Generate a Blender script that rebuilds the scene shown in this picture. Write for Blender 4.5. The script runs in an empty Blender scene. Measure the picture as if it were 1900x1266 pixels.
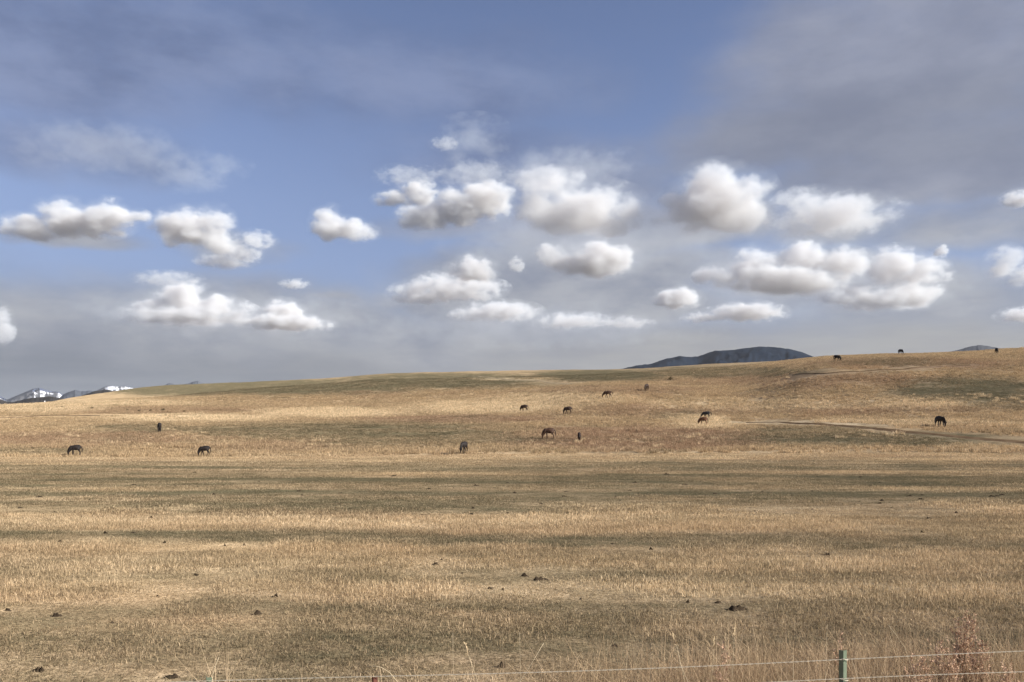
import bpy, bmesh, math, random
import numpy as np
from mathutils import Vector, Matrix, Euler

R = math.radians
SC = bpy.context.scene
COL = SC.collection
random.seed(11)
rng = np.random.default_rng(7)

# ------------------------------------------------------------------ camera
F, CX, YH, HC = 1500.0, 950.0, 788.0, 2.7      # focal length and horizon of the photograph (pixels), eye height
cam_d = bpy.data.cameras.new('camera')
cam = bpy.data.objects.new('camera', cam_d)
COL.objects.link(cam)
cam.location = (0, 0, HC)
cam.rotation_euler = (R(90), 0, 0)
cam_d.sensor_width = 36.0
cam_d.lens = 36.0 * F / 1900.0
cam_d.shift_y = (YH - 633.0) / 1900.0
cam_d.clip_start = 0.1
cam_d.clip_end = 60000
SC.camera = cam
SC.view_settings.view_transform = 'Standard'
SC.view_settings.look = 'None'
SC.view_settings.gamma = 1.0
SC.view_settings.use_curve_mapping = False
EXPO = 0.75
SC.view_settings.exposure = EXPO
SC.cycles.max_bounces = 4; SC.cycles.diffuse_bounces = 2; SC.cycles.glossy_bounces = 1; SC.cycles.transmission_bounces = 2; SC.cycles.volume_bounces = 3; SC.cycles.transparent_max_bounces = 4

# ------------------------------------------------------------------ node helpers
class NT:
    def __init__(s, tree):
        s.t = tree; s.n = tree.nodes; s.l = tree.links
    def put(s, sock, v):
        if v is None: return
        if isinstance(v, bpy.types.NodeSocket): s.l.new(v, sock)
        else: sock.default_value = v
    def node(s, typ, props=None, **ins):
        n = s.n.new(typ)
        for k, v in (props or {}).items(): setattr(n, k, v)
        for k, v in ins.items(): s.put(n.inputs[k.replace('_', ' ')], v)
        return n
    def m(s, op, a, b=None, c=None, clamp=False):
        n = s.n.new('ShaderNodeMath'); n.operation = op; n.use_clamp = clamp
        for i, v in enumerate((a, b, c)): s.put(n.inputs[i], v)
        return n.outputs[0]
    def v(s, op, a, b=None, c=None):
        n = s.n.new('ShaderNodeVectorMath'); n.operation = op
        for i, v in enumerate((a, b, c)): s.put(n.inputs[i], v)
        return n.outputs['Value'] if op in ('LENGTH', 'DOT_PRODUCT') else n.outputs[0]
    def ss(s, x, lo, hi, a=0.0, b=1.0):
        n = s.n.new('ShaderNodeMapRange'); n.interpolation_type = 'SMOOTHSTEP'
        for i, v in enumerate((x, lo, hi, a, b)): s.put(n.inputs[i], v)
        return n.outputs[0]
    def mix(s, f, a, b, blend='MIX'):
        n = s.n.new('ShaderNodeMix'); n.data_type = 'RGBA'; n.blend_type = blend
        s.put(n.inputs[0], f)
        for i, v in ((6, a), (7, b)):
            if isinstance(v, tuple) and len(v) == 3: v = (*v, 1)
            s.put(n.inputs[i], v)
        return n.outputs[2]
    def noise(s, vec, scale, detail=2, rough=0.5, lac=2.0):
        n = s.node('ShaderNodeTexNoise', None, Scale=scale, Detail=detail, Roughness=rough, Lacunarity=lac)
        s.put(n.inputs['Vector'], vec)
        return n
def srgb(r, g, b):
    return tuple((c / 255 / 12.92 if c / 255 <= .04045 else ((c / 255 + .055) / 1.055) ** 2.4) for c in (r, g, b))

# ------------------------------------------------------------------ sun
SUN_EL, SUN_AZ = R(26), R(106)          # azimuth clockwise from the view direction (+Y): low sun from the right
sd = Vector((math.sin(SUN_AZ) * math.cos(SUN_EL), math.cos(SUN_AZ) * math.cos(SUN_EL), math.sin(SUN_EL)))
sun_d = bpy.data.lights.new('sun', 'SUN')
sun = bpy.data.objects.new('sun', sun_d)
COL.objects.link(sun)
sun_d.energy = 5.0
sun_d.angle = R(0.5)
sun_d.color = (1.0, 0.955, 0.89)
sun.rotation_euler = sd.to_track_quat('Z', 'Y').to_euler()

# ------------------------------------------------------------------ sky with clouds (world, by direction)
def uv_of(px, py):
    return math.atan((px - CX) / F), math.atan((YH - py) / math.hypot(F, px - CX))

# grey layer cloud: centre, half width, half heights, strength
GREY = [
 (1690,150,440,230,210,.85),(1480,270,300,100,60,.9),(1720,330,330,80,50,1.0),(1900,120,200,200,200,.6),
 (60,90,330,120,130,.6),(400,120,330,110,80,.35),(760,150,260,80,70,.4),(60,270,240,60,50,.5),
 (1060,340,170,70,110,.6),(890,300,150,70,60,.35),(1110,440,240,70,40,1.0),(1010,525,270,70,60,1.1),(1160,570,190,50,40,1.1),(800,556,110,30,24,1.0),(850,580,90,18,14,.8),(1240,500,120,50,60,.8),
 (1290,420,150,50,36,.95),(1490,525,230,60,50,.85),(1650,545,200,60,50,.8),(1820,420,220,60,40,.6),(1540,420,160,50,30,.6),
 (470,585,290,60,70,.6),(530,603,90,14,14,.8),(350,597,140,16,12,.9),(130,440,130,20,18,.7),(120,600,220,70,60,.4),(640,610,400,60,60,.5),
 (450,465,80,30,34,.5),(620,555,60,12,10,.6),(860,420,140,30,24,.6),
]
world = bpy.data.worlds.new('World')
SC.world = world
world.use_nodes = True
wt = NT(world.node_tree)
world.node_tree.nodes.clear()
SKY_STRENGTH = 0.1
K = 1 / SKY_STRENGTH / 2 ** EXPO
def cl(r, g, b): return tuple(c * K for c in srgb(r, g, b))
tc = wt.n.new('ShaderNodeTexCoord')
D = wt.v('NORMALIZE', tc.outputs['Generated'])
sky = wt.n.new('ShaderNodeTexSky')
sky.sky_type = 'NISHITA'; sky.sun_disc = False
sky.sun_elevation = SUN_EL; sky.sun_rotation = SUN_AZ
sky.altitude = 1500; sky.air_density = 1.0; sky.dust_density = 0.6; sky.ozone_density = 1.4
SKY_TINT = (.90, .78, .83)

# thin grey cloud layers: bearing / elevation ellipses torn up by noise
sx = wt.node('ShaderNodeSeparateXYZ', None, Vector=D)
el = sx.outputs[2]
U = wt.m('ARCTAN2', sx.outputs[0], sx.outputs[1]); V = wt.m('ARCSINE', el)
wv = wt.v('SUBTRACT', wt.noise(D, 6, 3, .55).outputs['Color'], (.5, .5, .5))
p = wt.v('MULTIPLY_ADD', wv, (.14, .07, 0), wt.node('ShaderNodeCombineXYZ', None, X=U, Y=V).outputs[0])
s2 = wt.node('ShaderNodeSeparateXYZ', None, Vector=p)
P = wt.node('ShaderNodeCombineXYZ', None, X=s2.outputs[0], Y=s2.outputs[1], Z=wt.m('MULTIPLY', s2.outputs[1], -1)).outputs[0]
far = wt.noise(wt.v('MULTIPLY', D, (1, 1, 2.0)), 2.6, 3, .55).outputs[0]
away = wt.m('MAXIMUM', wt.ss(wt.m('ABSOLUTE', U), .62, .95), wt.ss(V, .52, .8))
acc = wt.m('ADD', wt.m('MULTIPLY_ADD', far, 3.0, -1.3), wt.m('MULTIPLY_ADD', away, 2.0, -2.0))    # more of the same beyond this part of the sky
acc = wt.m('MAXIMUM', acc, -1.0)
for (x, y, ax, bt, bb, A) in GREY:
    c = uv_of(x, y)
    sx_, st, sb = (1 / abs(uv_of(x + ax, y)[0] - c[0]), 1 / abs(uv_of(x, y - bt)[1] - c[1]), 1 / abs(c[1] - uv_of(x, y + bb)[1]))
    q = wt.v('MAXIMUM', wt.v('MULTIPLY_ADD', P, (sx_, st, sb), (-c[0] * sx_, -c[1] * st, c[1] * sb)), (-1e3, 0, 0))
    acc = wt.m('SMOOTH_MAX', acc, wt.m('MAXIMUM', wt.m('MULTIPLY_ADD', wt.v('DOT_PRODUCT', q, q), -A * .85, A), -1.0), .25)
dB = wt.m('ADD', acc, wt.m('MULTIPLY_ADD', wt.noise(wt.v('MULTIPLY', D, (1, 1, 2.2)), 9, 7, .6).outputs[0], 1.15, -.575))
# blue sky, paler and greyer towards the horizon
skyc = wt.mix(1.0, sky.outputs[0], SKY_TINT, 'MULTIPLY')
skyc = wt.mix(wt.m('MULTIPLY', wt.ss(el, .40, .06), .75), skyc, cl(128, 146, 184))
hz = wt.ss(wt.m('ADD', el, wt.m('MULTIPLY_ADD', wt.noise(wt.v('MULTIPLY', D, (1, 1, 3)), 5, 4).outputs[0], .08, -.04)), .185, .075)
streak = wt.ss(wt.noise(wt.v('MULTIPLY', D, (1, 1, 7)), 7, 5, .55).outputs[0], .3, .7)       # faint layers in the low haze
hl = wt.mix(streak, cl(126, 132, 144), cl(138, 143, 153)); hr_ = wt.mix(streak, cl(160, 161, 166), cl(173, 173, 173))
skyc = wt.mix(hz, skyc, wt.mix(wt.ss(sx.outputs[0], -.55, .15), hl, hr_))
gn = wt.ss(wt.noise(wt.v('MULTIPLY', D, (1, 1, 2.4)), 8, 6, .6).outputs[0], .28, .72)
gside = wt.ss(sx.outputs[0], -.05, .30)
ghi = wt.mix(gside, wt.mix(gn, cl(108, 122, 157), cl(138, 151, 184)), wt.mix(gn, cl(138, 144, 163), cl(158, 163, 180)))
glo = wt.mix(gn, cl(138, 144, 160), cl(178, 180, 186))
gcol = wt.mix(wt.ss(el, .20, .28), glo, ghi)
band = wt.m('MULTIPLY', wt.m('MULTIPLY', wt.ss(el, .38, .33), wt.ss(el, .24, .29)), gside)
gcol = wt.mix(wt.m('MULTIPLY', band, .85), gcol, wt.mix(gn, cl(127, 133, 151), cl(143, 148, 163)))
base = wt.mix(wt.m('MULTIPLY', wt.ss(dB, -.60, .80), .92), skyc, gcol)
base = wt.mix(wt.ss(el, -.01, -.04), base, cl(120, 112, 100))
bg = wt.node('ShaderNodeBackground', None, Color=base, Strength=SKY_STRENGTH)
wo = wt.n.new('ShaderNodeOutputWorld')
wt.l.new(bg.outputs[0], wo.inputs[0])
world.cycles.sampling_method = 'MANUAL'
world.cycles.sample_map_resolution = 256

# ------------------------------------------------------------------ cumulus clouds: real volumes in the air
# every cloud: density factor, base line y (photo pixels), puffs (centre x, y, half width, half height, strength)
CLOUDS = [
 (1.0, 446, [(62,430,60,26,.9),(120,408,48,34,1),(205,402,46,28,1),(165,420,62,22,.8),(262,402,26,9,.5)]),
 (1.0, 476, [(392,418,38,36,1),(345,424,54,32,1),(405,452,30,24,.9)]),
 (.35, 500, [(440,470,42,20,.8),(474,446,38,18,.7),(415,487,46,14,.8)]),
 (1.0, 452, [(612,418,32,32,1),(655,432,40,22,1)]),
 (.8, 384, [(732,372,38,14,.8),(776,358,34,24,1)]),
 (1.0, 430, [(902,370,50,36,1),(846,388,58,32,1),(788,408,54,24,.8)]),
 (.85, 448, [(1020,370,70,56,.85),(1085,398,96,50,1.05),(1140,425,54,28,.8)]),
 (1.0, 436, [(1262,390,38,46,1),(1330,374,90,58,1.15),(1388,386,40,58,1.05),(1300,418,80,24,.7)]),
 (.38, 440, [(1545,406,112,38,.9),(1490,378,60,30,.5),(1600,412,62,22,.7)]),
 (1.0, 516, [(1030,478,36,24,.9),(1108,485,68,36,1.1),(1150,478,30,32,1)]),
 (1.0, 530, [(875,504,42,30,1.1)]),
 (.5, 508, [(958,493,14,16,1)]),
 (.5, 566, [(806,528,36,22,.8),(785,546,62,22,.7),(850,536,84,22,.7)]),
 (.8, 576, [(1256,557,42,22,.9)]),
 (.8, 552, [(1395,496,50,32,1),(1490,482,46,36,1.1),(1460,522,104,26,.9),(1560,492,58,28,.9),(1328,512,42,22,.5)]),
 (.7, 576, [(1652,498,58,34,1),(1705,508,52,32,.7),(1692,546,50,34,1),(1640,560,92,22,.9),(1560,545,60,20,.5)]),
 (.6, 482, [(1747,468,13,13,1)]),
 (.6, 598, [(1385,582,66,18,.9),(1308,592,46,10,.8)]),
 (.5, 598, [(930,580,68,20,.8),(870,584,40,12,.5)]),
 (.3, 610, [(1065,598,66,16,.8),(1160,602,50,14,.7)]),
 (1.0, 604, [(335,558,50,34,1.1),(390,572,46,24,1),(292,580,54,22,1),(350,592,112,14,.8),(448,578,36,16,.6)]),
 (1.0, 614, [(526,578,36,22,1.1),(530,602,80,14,.8)]),
 (1.0, 640, [(0,612,22,44,1)]),
 (.6, 536, [(1868,492,36,34,.8),(1900,514,34,30,.9)]),
 (.5, 386, [(1892,370,32,16,.9)]),
 (.5, 600, [(1905,586,46,16,.9)]),
 (.25, 538, [(546,528,25,10,.9)]),
 (.12, 532, [(312,519,58,14,.8)]),
 (.05, 356, [(352,328,70,30,.8),(415,306,50,22,.6)]),
 (.03, 312, [(205,280,150,34,.9),(120,294,90,20,.6)]),
 (.12, 280, [(826,268,26,12,.9)]),
 (.05, 310, [(876,270,62,34,.8),(880,235,60,20,.5)]),
 (.10, 344, [(758,328,56,16,.8)]),
 (.10, 344, [(884,324,74,20,.8)]),
 (.030, 520, [(1085,455,250,64,1.0),(1000,520,240,60,.9),(1190,540,150,50,.8)]),
 (.030, 600, [(1500,520,260,70,.9),(1690,530,170,70,.8)]),
 (.020, 640, [(430,590,260,40,.9),(1000,615,330,36,.9)]),
 (.05, 352, [(1050,318,124,36,.9),(1135,342,24,16,.8)]),
]
DENS, CNOISE = .025, 3.8
cloud_obs = []
for n_, (df, yb, puffs) in enumerate(CLOUDS):
    xs0 = min(q[0] - q[2] for q in puffs); xs1 = max(q[0] + q[2] for q in puffs)
    ys0 = min(q[1] - q[3] for q in puffs); ys1 = max(q[1] + q[3] for q in puffs)
    xc, yc = (xs0 + xs1) / 2, (ys0 + ys1) / 2
    dist = min(9000, 1100 * F / (YH - yb))
    m_ = dist / F                                    # metres for one photo pixel at that distance
    pad = 1.45
    hx, hz_ = (xs1 - xs0) / 2 * m_ * pad, (ys1 - ys0) / 2 * m_ * pad
    hy = max(q[2] for q in puffs) * m_ * .95 * pad
    # enclosing body: the hull of the swollen puffs
    bm = bmesh.new()
    for (x, y, a_, b_, A) in puffs:
        r_ = bmesh.ops.create_icosphere(bm, subdivisions=2, radius=1.0)['verts']
        g_ = .9 + .55 * min(A, 1)
        for v in r_:
            v.co = Vector(((x - xc) * m_ + v.co.x * a_ * m_ * g_, v.co.y * a_ * m_ * .8 * g_, (yc - y) * m_ + v.co.z * b_ * m_ * g_))
    hull = bmesh.ops.convex_hull(bm, input=list(bm.verts))
    drop = set(e for e in hull['geom_interior'] + hull['geom_unused'] if isinstance(e, bmesh.types.BMVert))
    bmesh.ops.delete(bm, geom=list(drop), context='VERTS')
    bmesh.ops.delete(bm, geom=[f for f in bm.faces if f not in set(e for e in hull['geom'] if isinstance(e, bmesh.types.BMFace))], context='FACES')
    me = bpy.data.meshes.new('cloud'); bm.to_mesh(me); bm.free()
    ob = bpy.data.objects.new('cloud', me); COL.objects.link(ob)
    ob.location = ((xc - CX) * m_, dist, HC + (YH - yc) * m_)
    mt = bpy.data.materials.new('cloud_vapour'); mt.use_nodes = True; mt.node_tree.nodes.clear()
    t = NT(mt.node_tree)
    o_ = t.n.new('ShaderNodeOutputMaterial'); tcn = t.n.new('ShaderNodeTexCoord')
    ob_c = t.v('ADD', tcn.outputs['Object'], (n_ * 913.0 * m_, 0, 0))
    siz = max(q[3] for q in puffs) * m_
    w_ = t.v('SUBTRACT', t.noise(ob_c, 1 / (siz * 1.3), 2, .5).outputs['Color'], (.5, .5, .5))
    p_ = t.v('MULTIPLY_ADD', w_, (siz * .7,) * 3, tcn.outputs['Object'])
    acc = None
    for (x, y, a_, b_, A) in puffs:
        s_ = (1 / (a_ * m_), 1 / (a_ * .8 * m_), 1 / (b_ * m_)); c_ = ((x - xc) * m_, 0, (yc - y) * m_)
        q = t.v('MULTIPLY_ADD', p_, s_, tuple(-c_[k] * s_[k] for k in range(3)))
        f = t.m('MULTIPLY_ADD', t.v('DOT_PRODUCT', q, q), -A * .9, A)
        acc = f if acc is None else t.m('SMOOTH_MAX', acc, f, .2)
    zz = t.node('ShaderNodeSeparateXYZ', None, Vector=p_).outputs[2]
    zb = (yc - yb) * m_
    acc = t.m('SUBTRACT', acc, t.ss(zz, zb + .45 * siz, zb - .5 * siz, 0, 1.5))
    nn = t.noise(t.v('MULTIPLY', ob_c, (.8, .8, 1.2)), 1 / (siz * .85), 6, .58).outputs[0]
    acc = t.m('MULTIPLY_ADD', t.m('SUBTRACT', nn, .515), CNOISE, acc)
    den = t.m('ADD', t.ss(acc, .0, .75), t.m('MULTIPLY', t.ss(acc, -.85, .35), .07))     # body and thin ragged fringe
    den = t.m('MULTIPLY', den, t.ss(zz, zb - .3 * siz, zb + .9 * siz, .22, 1.0))
    den = t.m('MULTIPLY', den, DENS * df * 90 / siz)
    vs_ = t.node('ShaderNodeVolumeScatter', None, Color=(.88, .945, 1, 1), Density=den, Anisotropy=0.0)
    t.l.new(vs_.outputs[0], o_.inputs['Volume'])
    me.materials.append(mt)
    cloud_obs.append(ob)
SC.cycles.volume_step_rate = .4
SC.cycles.volume_max_steps = 64

# ------------------------------------------------------------------ object helpers
def link(o, parent=None):
    COL.objects.link(o)
    if parent is not None: o.parent = parent
    return o
def tag(o, label=None, cat=None, group=None, kind=None):
    for k, v in (('label', label), ('category', cat), ('group', group), ('kind', kind)):
        if v: o[k] = v
    return o
def empty(name, loc, rz=0.0, s=1.0):
    o = bpy.data.objects.new(name, None)
    o.location = loc; o.rotation_euler = (0, 0, rz); o.scale = (s, s, s)
    o.empty_display_size = .3
    return link(o)
def mesh_obj(name, verts, faces, mat=None, parent=None, smooth=False):
    me = bpy.data.meshes.new(name)
    me.from_pydata([tuple(v) for v in verts], [], [tuple(f) for f in faces])
    if smooth: me.polygons.foreach_set('use_smooth', [True] * len(me.polygons))
    me.update()
    o = bpy.data.objects.new(name, me)
    if mat: me.materials.append(mat)
    return link(o, parent)
def tube(pts, radii, n=5):
    """closed tapered tube along a polyline -> verts, faces"""
    V, Fc = [], []
    pts = [Vector(p) for p in pts]
    up = Vector((.13, .31, .94))
    for i, p in enumerate(pts):
        d = (pts[min(i + 1, len(pts) - 1)] - pts[max(i - 1, 0)]).normalized()
        a = d.cross(up)
        if a.length < 1e-3: a = d.cross(Vector((1, 0, 0)))
        a.normalize(); b = d.cross(a)
        for k in range(n):
            t = 2 * math.pi * k / n
            V.append(p + (a * math.cos(t) + b * math.sin(t)) * radii[i])
    for i in range(len(pts) - 1):
        for k in range(n):
            Fc.append((i * n + k, i * n + (k + 1) % n, (i + 1) * n + (k + 1) % n, (i + 1) * n + k))
    Fc.append(tuple(range(n - 1, -1, -1))); Fc.append(tuple((len(pts) - 1) * n + k for k in range(n)))
    return V, Fc
def join(parts):
    V, Fc = [], []
    for v, f in parts:
        o = len(V); V += list(v); Fc += [tuple(i + o for i in q) for q in f]
    return V, Fc

# ------------------------------------------------------------------ numpy noise
_perm = rng.permutation(512).astype(np.int64)
_gr = rng.uniform(0, 2 * np.pi, 512)
def perlin(x, y):
    xi = np.floor(x).astype(np.int64); yi = np.floor(y).astype(np.int64)
    xf, yf = x - xi, y - yi
    u = xf ** 3 * (xf * (xf * 6 - 15) + 10); v = yf ** 3 * (yf * (yf * 6 - 15) + 10)
    def g(ix, iy, dx, dy):
        h = _gr[_perm[(_perm[ix & 511] + iy) & 511]]
        return np.cos(h) * dx + np.sin(h) * dy
    a = g(xi, yi, xf, yf); b = g(xi + 1, yi, xf - 1, yf)
    c = g(xi, yi + 1, xf, yf - 1); d = g(xi + 1, yi + 1, xf - 1, yf - 1)
    return ((a + u * (b - a)) * (1 - v) + (c + u * (d - c)) * v) * 1.5
def fbm(x, y, o=4, r=.5):
    s, a, t = 0, 1.0, 0
    for i in range(o):
        s = s + a * perlin(x * 2 ** i + 17.3 * i, y * 2 ** i + 5.1 * i); t += a; a *= r
    return s / t
def smooth(x, lo, hi):
    t = np.clip((x - lo) / (hi - lo), 0, 1); return t * t * (3 - 2 * t)
def pchip(x, y, q):
    x = np.asarray(x, float); y = np.asarray(y, float)
    h = np.diff(x); dl = np.diff(y) / h
    m = np.zeros_like(y)
    for i in range(1, len(x) - 1):
        if dl[i - 1] * dl[i] > 0:
            w1, w2 = 2 * h[i] + h[i - 1], h[i] + 2 * h[i - 1]
            m[i] = (w1 + w2) / (w1 / dl[i - 1] + w2 / dl[i])
    m[0], m[-1] = dl[0], dl[-1]
    q = np.clip(q, x[0], x[-1])
    k = np.clip(np.searchsorted(x, q) - 1, 0, len(x) - 2)
    t = (q - x[k]) / h[k]
    return ((2 * t**3 - 3 * t**2 + 1) * y[k] + (t**3 - 2 * t**2 + t) * h[k] * m[k]
            + (-2 * t**3 + 3 * t**2) * y[k + 1] + (t**3 - t**2) * h[k] * m[k + 1])

# ------------------------------------------------------------------ terrain: flat hay field, then a long grassy hill
KY = [84, 105, 125, 150, 190, 230, 260, 310, 420, 600]
PROF = {   # apparent height of the ground along a bearing (photo pixels) at those distances (metres)
 -500: [849,832,818,800,780,768,762,764,772,778],
 -200: [848,830,815,797,778,766,758,760,766,774],
 0:    [848,829,812,793,774,761,753,755,762,770],
 150:  [848,827,809,791,772,757,747,744,736,745],
 300:  [848,822,799,786,768,752,741,735,716,724],
 450:  [847,820,797,785,768,748,731,722,710,718],
 600:  [846,820,795,784,768,744,722,711,703,712],
 750:  [845,819,794,783,767,741,715,701,693,704],
 950:  [842,816,794,780,757,732,711,698,689,700],
 1150: [841,815,799,769,726,709,699,691,687,698],
 1350: [840,813,798,776,728,702,689,679,676,690],
 1550: [839,805,789,757,681,668,662,665,672,692],
 1750: [838,797,782,742,674,660,656.5,660,668,694],
 1900: [838,796,779,736,667,653,649,654,662,694],
 2150: [838,795,776,728,656,642,640,646,660,700],
 2500: [838,795,776,726,652,640,640,650,668,710]}
_cols = sorted(PROF)
_ky = [0, 6, 12, 40, 70] + KY + [1000, 3000, 30000]
_Yg = np.concatenate([np.linspace(0, 80, 60, endpoint=False), np.geomspace(80, 30000, 540)])
_sg = np.linspace(-1.0, 1.05, 420)
_Zc = []
for c in _cols:
    z = [0, 0, 0, -.2, -.42] + [HC - (p - YH) * Y / F for p, Y in zip(PROF[c], KY)] + [3, 0, 0]
    _Zc.append(pchip(_ky, z, _Yg))
_Zc = np.array(_Zc)
_sc = [(c - CX) / F for c in _cols]
_G = np.array([pchip(_sc, _Zc[:, j], _sg) for j in range(len(_Yg))])        # [Y, s]
def ground_z(X, Y):
    X = np.asarray(X, float); Y = np.asarray(Y, float)
    s = np.clip(X / np.maximum(Y, 1.0), _sg[0], _sg[-1])
    yy = np.clip(Y, 0, _Yg[-1] - 1)
    j = np.clip(np.searchsorted(_Yg, yy) - 1, 0, len(_Yg) - 2)
    ty = (yy - _Yg[j]) / (_Yg[j + 1] - _Yg[j])
    fs = (s - _sg[0]) / (_sg[1] - _sg[0]); i = np.clip(fs.astype(int), 0, len(_sg) - 2); ts = fs - i
    z = (_G[j, i] * (1 - ty) + _G[j + 1, i] * ty) * (1 - ts) + (_G[j, i + 1] * (1 - ty) + _G[j + 1, i + 1] * ty) * ts
    hill = smooth(Y, 82, 110)
    z = z + hill * (fbm(X / 38, Y / 22, 3) * .55 + fbm(X / 9 + 40, Y / 5, 3) * .22)
    z = z + (1 - hill) * (fbm(X / 16, Y / 6 + 9, 3) * .05) * smooth(Y, 3, 20)
    z = z + smooth(Y + fbm(X / 7, X * 0 + .5, 3) * 1.0 - (X < 0) * 0, 83.6, 84.4) * .16 * smooth(X, -25, 5)   # low bank at the field edge
    return z
_YS = np.geomspace(3, 900, 2600)
def at(px, py):
    """where the ray through a photo pixel first meets the ground"""
    X = (px - CX) / F * _YS
    pr = YH + F * (HC - ground_z(X, _YS)) / _YS
    k = np.argmax(pr <= py)
    if pr[k] > py: k = int(np.argmin(pr))
    return Vector((float(X[k]), float(_YS[k]), float(ground_z(X[k], _YS[k]))))

# vegetation zones: x = share of short olive turf, y = share of russet dead grass, z = pale bright straw
BANDS_Y = [836, 842, 850, 858, 868, 876, 884, 902, 908, 914, 922, 944, 950, 958, 990, 998, 1012, 1022, 1066, 1074, 1086, 1094, 1122, 1134, 1160, 1168, 1180, 1192, 1290]
BANDS_O = [.1, .05, .1, .45, .75, .35, .75, .8, .45, .8, .65, .62, .35, .08, .08, .75, .8, .18, .2, .66, .62, .3, .35, .62, .6, .35, .4, .62, .6]
HILL_O = [(650,800,320,18,.62),(780,815,230,16,.5),(560,792,120,7,.4),(820,706,230,16,.85),(500,718,330,16,.85),(330,722,150,14,.9),(1110,697,150,12,.9),(1330,690,180,12,.55),
          (1800,722,150,24,.85),(1880,745,120,14,.6),(1620,815,300,14,.68),(1480,800,120,10,.5),(430,800,120,10,.6),(260,795,120,9,.5),(1260,770,60,8,.4),(60,838,140,8,.4),(1650,672,110,8,.4)]
HILL_R = [(1180,816,250,24,1.2),(1230,760,160,14,.6),(850,778,200,8,.9),(300,762,260,8,.5),(150,815,260,14,.7),(520,828,160,9,.5),(1150,725,160,10,.5),(1700,675,220,12,.7),(1500,705,260,14,.6),(1600,760,300,12,.45),(700,730,60,8,.4)]
HILL_S = [(620,766,160,10,.9),(360,776,180,8,.9),(900,755,170,14,.8),(80,757,120,10,.7),(230,748,160,6,.7),(1040,742,160,14,.6),(1400,750,240,12,.5),(1720,748,200,10,.5),(1300,782,60,14,.8),(950,704,90,3,.6),(1560,785,330,6,.5)]
def veg(X, Y, Z=None):
    X = np.asarray(X, float); Y = np.asarray(Y, float)
    if Z is None: Z = ground_z(X, Y)
    Yc = np.maximum(Y, 3.0)
    px = CX + F * X / Yc; py = YH + F * (HC - Z) / Yc
    # --- hay field: bands across the view, broken up by noise
    wob = fbm(X / 30 + 3, Y / 60, 3) * 1.0
    d = py - YH
    tilt = (px - 950) / 950
    pyb = py + d * (.10 * wob + .05 * fbm(X / 5, Y / 14, 3)) - tilt * np.where((py > 985) & (py < 1060), 10, 0)
    o = np.interp(pyb, BANDS_Y, BANDS_O)
    n1 = fbm(X / 8 + 11, Y / 2.6, 4, .6); n2 = fbm(X / 24 + 1.7, Y / 3.2 + 8, 3); n3 = fbm(X / 1.6, Y / .9, 3)
    o = o + .62 * n1 + .62 * n2 + .35 * n3 * smooth(-Y, -40, -10)
    rus = np.clip(.3 + .8 * fbm(X / 14 + 31, Y / 6, 3) + .35 * smooth(-Y, -16, -8), 0, 1) * .55
    st = np.clip(.25 + .9 * fbm(X / 10 - 7, Y / 2.0, 4), 0, 1) * (1 - np.clip(o, 0, 1))
    # --- hill
    h = smooth(Y, 83, 88)
    def ell(L):
        a = np.zeros_like(px)
        for (x, y, w, hh, s) in L:
            q = np.sqrt(((px - x) / w) ** 2 + ((py - y) / hh) ** 2)
            a = np.maximum(a, s * smooth(-(q + .25 * nz), -1.25, -.55))
        return a
    nz = fbm(X / 12, Y / 9, 4)
    ho = ell(HILL_O) + .42 * fbm(X / 16 + 5, Y / 7, 4, .6) + .25 * fbm(X / 3.5, Y / 2.6 + 8, 3) + .16
    hr = ell(HILL_R) + .4 * fbm(X / 11 + 55, Y / 8, 4) + .12
    hs = ell(HILL_S) * 1.0 + .45 * fbm(X / 9 + 25, Y / 6, 4) + .3 * fbm(X / 2.5, Y / 2.2 + 5, 3)
    ho = ho * (1 - .8 * np.clip(hs, 0, 1)); hr = hr * (1 - .6 * np.clip(hs, 0, 1))
    o = o * (1 - h) + ho * h; rus = rus * (1 - h) + hr * h; st = st * (1 - h) + hs * h
    return np.clip(o, 0, 1), np.clip(rus, 0, 1), np.clip(st, 0, 1)

# ground mesh: polar sheet all round the camera out to the far plain
az = np.concatenate([np.linspace(-180, -44, 70, endpoint=False), np.linspace(-44, 44, 640, endpoint=False), np.linspace(44, 180, 70, endpoint=False)])
rr = np.concatenate([[.6, 2, 3.2], np.geomspace(4.2, 480, 400), np.geomspace(500, 15500, 40)])
A, RR = np.meshgrid(np.radians(az), rr)
gx, gy = np.sin(A) * RR, np.cos(A) * RR
gz = ground_z(gx, gy)
gz = np.where(gy < 0, ground_z(gx * 0, gy * 0), gz)
na, nr = len(az), len(rr)
me = bpy.data.meshes.new('ground')
co = np.stack([gx, gy, gz], -1).reshape(-1, 3)
co = np.vstack([co, [[0, 0, 0]]])
idx = np.arange(nr * na).reshape(nr, na)
q = np.stack([idx[:-1], np.roll(idx, -1, 1)[:-1], np.roll(idx, -1, 1)[1:], idx[1:]], -1).reshape(-1, 4)
q = q[:, ::-1]
tri = np.stack([np.full(na, nr * na), np.roll(idx[0], -1), idx[0]], -1)
me.vertices.add(len(co)); me.vertices.foreach_set('co', co.ravel())
nl = q.size + tri.size
me.loops.add(nl); me.loops.foreach_set('vertex_index', np.concatenate([q.ravel(), tri.ravel()]).astype(np.int32))
me.polygons.add(len(q) + len(tri))
me.polygons.foreach_set('loop_start', np.concatenate([np.arange(len(q)) * 4, q.size + np.arange(len(tri)) * 3]).astype(np.int32))
me.update(calc_edges=True)
me.polygons.foreach_set('use_smooth', np.ones(len(me.polygons), bool))
o_, r_, s_ = veg(co[:, 0], co[:, 1], co[:, 2])
at_ = me.attributes.new('vegetation', 'FLOAT_COLOR', 'POINT')
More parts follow.
